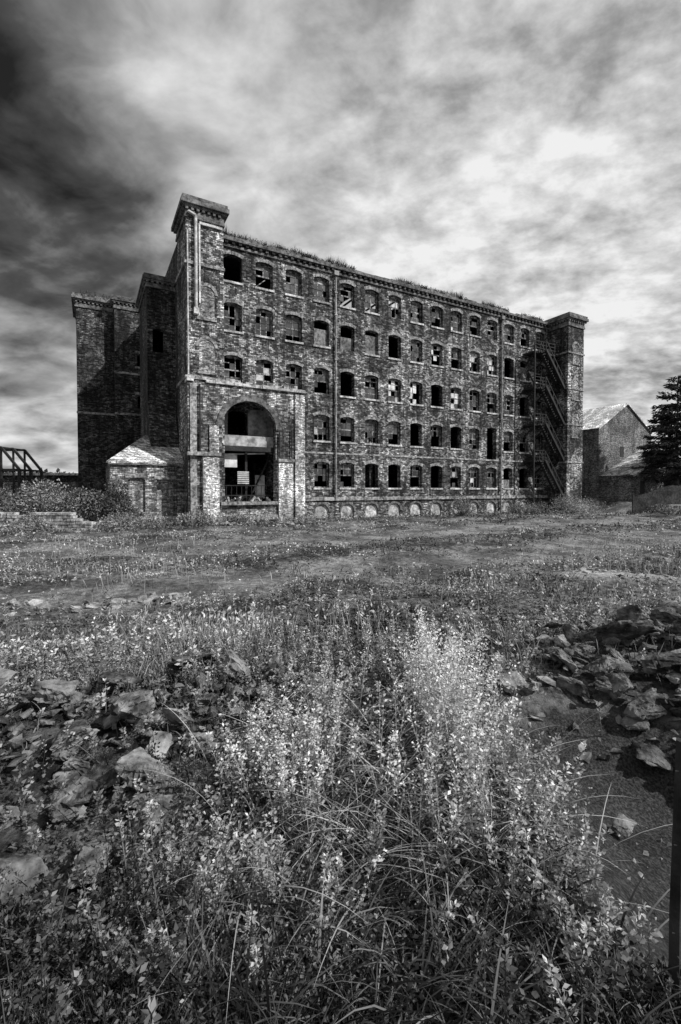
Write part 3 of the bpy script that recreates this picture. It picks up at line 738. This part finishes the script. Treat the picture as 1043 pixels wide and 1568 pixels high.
vg.obj('seeding_grass',M_leaf)

def bush(name,cx,cy,r,h,nleaf,lsz,s0,s1):
    e=empty(name); vg=Veg(); z0=float(H(cx,cy)); st=MB()
    nb=12; bl=[]
    for i in range(nb):
        a=rng.uniform(0,6.28); q=rng.random()**.6; bx=cx+math.cos(a)*r*q*.8; by=cy+math.sin(a)*r*q*.8; bz=z0+h*(1-q*.6)*rng.uniform(.35,.85); br=rng.uniform(.2,.45)*min(r,h)
        bl.append((bx,by,bz,br,rng.uniform(.5,1.6))); st.beam((cx+rng.normal()*.1,cy,z0-.1),(bx,by,bz),.03,.012,5)
    for (bx,by,bz,br,sm) in bl:
        m_=nleaf//nb; d=rng.normal(size=(m_,3)); d/=np.linalg.norm(d,axis=1,keepdims=True)
        rr=br*(.45+.75*rng.random(m_)**.6); p=np.array([bx,by,bz])+d*rr[:,None]*[1.2,1.2,1]
        p[:,2]=np.maximum(p[:,2],z0+.03)
        vg.leaves(p,d+rng.normal(size=(m_,3))*.7,lsz*rng.uniform(.6,1.4,m_),lsz*.55,rng.uniform(s0,s1,m_)*sm)
    st.obj('stems',M_wood,e); vg.obj('foliage',M_leaf,e)
for (x,y,r,h,n,l,a,b) in ((-15.5,27.2,1.8,3.3,3000,.16,.06,.4),(-18,27.8,2.2,3.6,3600,.16,.05,.35),(-21,27.5,2.5,3.0,3600,.16,.04,.3),(-13.6,27.5,1.2,3.2,2000,.14,.03,.16),(-16,31,2.5,4.6,3600,.17,.03,.16),(-12.5,25.6,1.2,1.3,1400,.12,.08,.4),(-16.5,24.2,1.2,.9,1200,.12,.08,.4)):
    bush('bush',x,y,r,h,n,l,a,b)
for (u,wv,r,h,n,a,b) in ((-2.6,3.4,.9,1.3,900,.1,.45),(-5.5,2.2,1.5,1.0,1400,.08,.4),(-.4,3.6,.8,.7,600,.1,.4),(19.8,2.6,1.3,2.3,1800,.05,.3),(27,2.3,1.0,1.4,900,.05,.3),(32.5,4.2,2.0,2.0,2400,.08,.42),(35.5,4.0,1.2,1.3,1000,.12,.55),(39.5,2,1.6,1.6,1200,.05,.3),(29.5,2.8,1.5,1.3,1100,.08,.4)):
    x,y=from_uw(u,wv); bush('bush',x,y,r,h,n,.13,a,b)
for (x,y,r,h,n) in ((28.5,39.5,1.8,.9,1300),(33,40.0,2.2,.8,1400),(38,41,2.5,1.3,1600)): bush('bush',x,y,r,h,n,.15,.04,.3)

# conifer
e=empty('conifer_tree'); cx,cy=37.6,51.0; z0=float(H(cx,cy)); tr=MB(); tr.beam((cx,cy,z0-.2),(cx,cy,z0+14.2),.3,.03,8); vg=Veg()
z=3.0; HT=14.6
while z<HT-.3:
    f=1-(z-2.5)/(HT-2.5); nb=int(5+5*f)
    for i in range(nb):
        a=rng.uniform(0,6.28); L=(.4+4.4*f**.8)*rng.uniform(.6,1.15); dr=rng.uniform(.05,.3)
        d=np.array([math.cos(a),math.sin(a),-dr+.25*(1-f)]); p0=np.array([cx,cy,z0+z+rng.normal()*.15]); tip=p0+d*L; tip[2]+=.12*L
        tr.beam(tuple(p0),tuple(tip),.05*f+.015,.008,4)
        m_=int(50*L/2+12); t_=rng.random(m_)**.7; p=p0+(tip-p0)*t_[:,None]; side=np.array([-math.sin(a),math.cos(a),0]); 
        sp=rng.normal(size=m_)*(.12+.30*(1-t_))*min(1,L/2); p=p+side*sp[:,None]+np.array([0,0,1])*(rng.normal(size=m_)*.08-.1)[:,None]
        dd=d[None]*.8+side[None]*np.sign(sp)[:,None]*.6+rng.normal(size=(m_,3))*.3; dd[:,2]-=.15
        vg.leaves(p,dd,rng.uniform(.3,.6,m_),.13,rng.uniform(.02,.09,m_))
    z+=.42
tr.obj('trunk_and_limbs',M_wood,e); vg.obj('foliage',M_needle,e)
vg=Veg()
for i in range(60):
    side=-1 if i%2 else 1; yy=rng.uniform(110,160); xx=side*rng.uniform(50,170); r=rng.uniform(3,6); h=rng.uniform(4,8)
    m_=260; d=rng.normal(size=(m_,3)); d/=np.linalg.norm(d,axis=1,keepdims=True); p=np.array([xx,yy,h*.55])+d*[r,r,h*.5]*(.6+.5*rng.random((m_,1)))
    p[:,2]=np.maximum(p[:,2],.1); vg.leaves(p,d+rng.normal(size=(m_,3))*.6,1.4,1.0,rng.uniform(.03,.08,m_))
vg.obj('distant_trees',M_needle)

# ------------------------------------------------------------ LIGHT, SKY
S=Vector((.78,-.30,.72)).normalized()
ld=bpy.data.lights.new('sun','SUN'); ld.energy=5.0; ld.angle=math.radians(1.0); ld.color=(1,.995,.99)
lo=bpy.data.objects.new('sun',ld); lo.rotation_euler=S.to_track_quat('Z','Y').to_euler(); lo.location=(0,0,50); scene.collection.objects.link(lo)
wd=bpy.data.worlds.new('World'); scene.world=wd; wd.use_nodes=True; nt=wd.node_tree; nt.nodes.clear()
sk=N(nt,'ShaderNodeTexSky'); sk.sky_type='NISHITA'; sk.sun_disc=False; sk.sun_elevation=math.asin(S.z); sk.sun_rotation=math.atan2(S.x,S.y)
bw=N(nt,'ShaderNodeRGBToBW'); nt.links.new(sk.outputs[0],bw.inputs[0])
bgs=N(nt,'ShaderNodeBackground'); bgs.inputs[1].default_value=.05; nt.links.new(bw.outputs[0],bgs.inputs[0])
tc=N(nt,'ShaderNodeTexCoord'); nrm=N(nt,'ShaderNodeVectorMath',operation='NORMALIZE'); nt.links.new(tc.outputs['Generated'],nrm.inputs[0])
sp=N(nt,'ShaderNodeSeparateXYZ'); nt.links.new(nrm.outputs[0],sp.inputs[0])
zc=math_(nt,'ADD',math_(nt,'MAXIMUM',sp.outputs[2],0.0),.30)
px=math_(nt,'DIVIDE',sp.outputs[0],zc); py=math_(nt,'DIVIDE',sp.outputs[1],zc)
cb=N(nt,'ShaderNodeCombineXYZ'); nt.links.new(px,cb.inputs[0]); nt.links.new(py,cb.inputs[1])
def rotmap(rot,sc,loc=(0,0,0)):
    m=N(nt,'ShaderNodeMapping'); m.inputs['Rotation'].default_value=(0,0,rot); m.inputs['Scale'].default_value=sc; m.inputs['Location'].default_value=loc; nt.links.new(cb.outputs[0],m.inputs[0]); return m.outputs[0]
big=noise_(nt,rotmap(0,(1.8,2.0,1),(5.3,2.2,0)),1.0,5,.50,.2)
med=noise_(nt,rotmap(.4,(4.8,5.8,1),(7.3,4.1,0)),1.0,9,.54,.25)
fine=noise_(nt,rotmap(.4,(15,20,1)),1.0,5,.6,.1)
def blob(dx,dy,dz,a,b):
    v=Vector((dx,dy,dz)).normalized(); dp=N(nt,'ShaderNodeVectorMath',operation='DOT_PRODUCT'); nt.links.new(nrm.outputs[0],dp.inputs[0]); dp.inputs[1].default_value=v
    return mapr(nt,dp.outputs['Value'],a,b,0,1)
right=blob(.75,1,.55,.60,1.0)
dark=blob(-.76,1,.68,.95,.998)
dark2=blob(-.8,1,1.15,.95,1.0)
top=blob(.0,1,1.0,.85,1.0)
x_=math_(nt,'ADD',math_(nt,'MULTIPLY',big,.52),math_(nt,'MULTIPLY',med,.48))
x_=math_(nt,'ADD',x_,math_(nt,'ADD',math_(nt,'MULTIPLY',right,.07),.06))
x_=math_(nt,'ADD',x_,math_(nt,'MULTIPLY',top,.03))
x_=math_(nt,'SUBTRACT',x_,math_(nt,'MULTIPLY',dark,.20))
x_=math_(nt,'SUBTRACT',x_,math_(nt,'MULTIPLY',dark2,.07))
x_=math_(nt,'ADD',x_,math_(nt,'MULTIPLY',math_(nt,'MULTIPLY',math_(nt,'SUBTRACT',fine,.5),math_(nt,'ADD',right,.10)),.24))
cr=N(nt,'ShaderNodeValToRGB'); nt.links.new(x_,cr.inputs[0])
els=cr.color_ramp.elements; els[0].position=.28; els[0].color=(.015,.015,.015,1); els[1].position=.70; els[1].color=(.93,.93,.93,1)
for p_,c_ in ((.38,.08),(.46,.22),(.53,.38),(.61,.63)):
    q=els.new(p_); q.color=(c_,c_,c_,1)
bgc=N(nt,'ShaderNodeBackground'); bgc.inputs[1].default_value=1.0; nt.links.new(cr.outputs[0],bgc.inputs[0])
mx=N(nt,'ShaderNodeMixShader'); mx.inputs[0].default_value=.93; nt.links.new(bgs.outputs[0],mx.inputs[1]); nt.links.new(bgc.outputs[0],mx.inputs[2])
ow=N(nt,'ShaderNodeOutputWorld'); nt.links.new(mx.outputs[0],ow.inputs[0])

# ------------------------------------------------------------ CAMERA
cd=bpy.data.cameras.new('camera'); cd.sensor_fit='VERTICAL'; cd.sensor_height=36; cd.lens=16; cd.clip_end=6000; cd.clip_start=.05
cd.shift_y=-.011
co=bpy.data.objects.new('camera',cd); co.location=(0,0,EYE); co.rotation_euler=(math.radians(90-1.4),0,0); scene.collection.objects.link(co); scene.camera=co
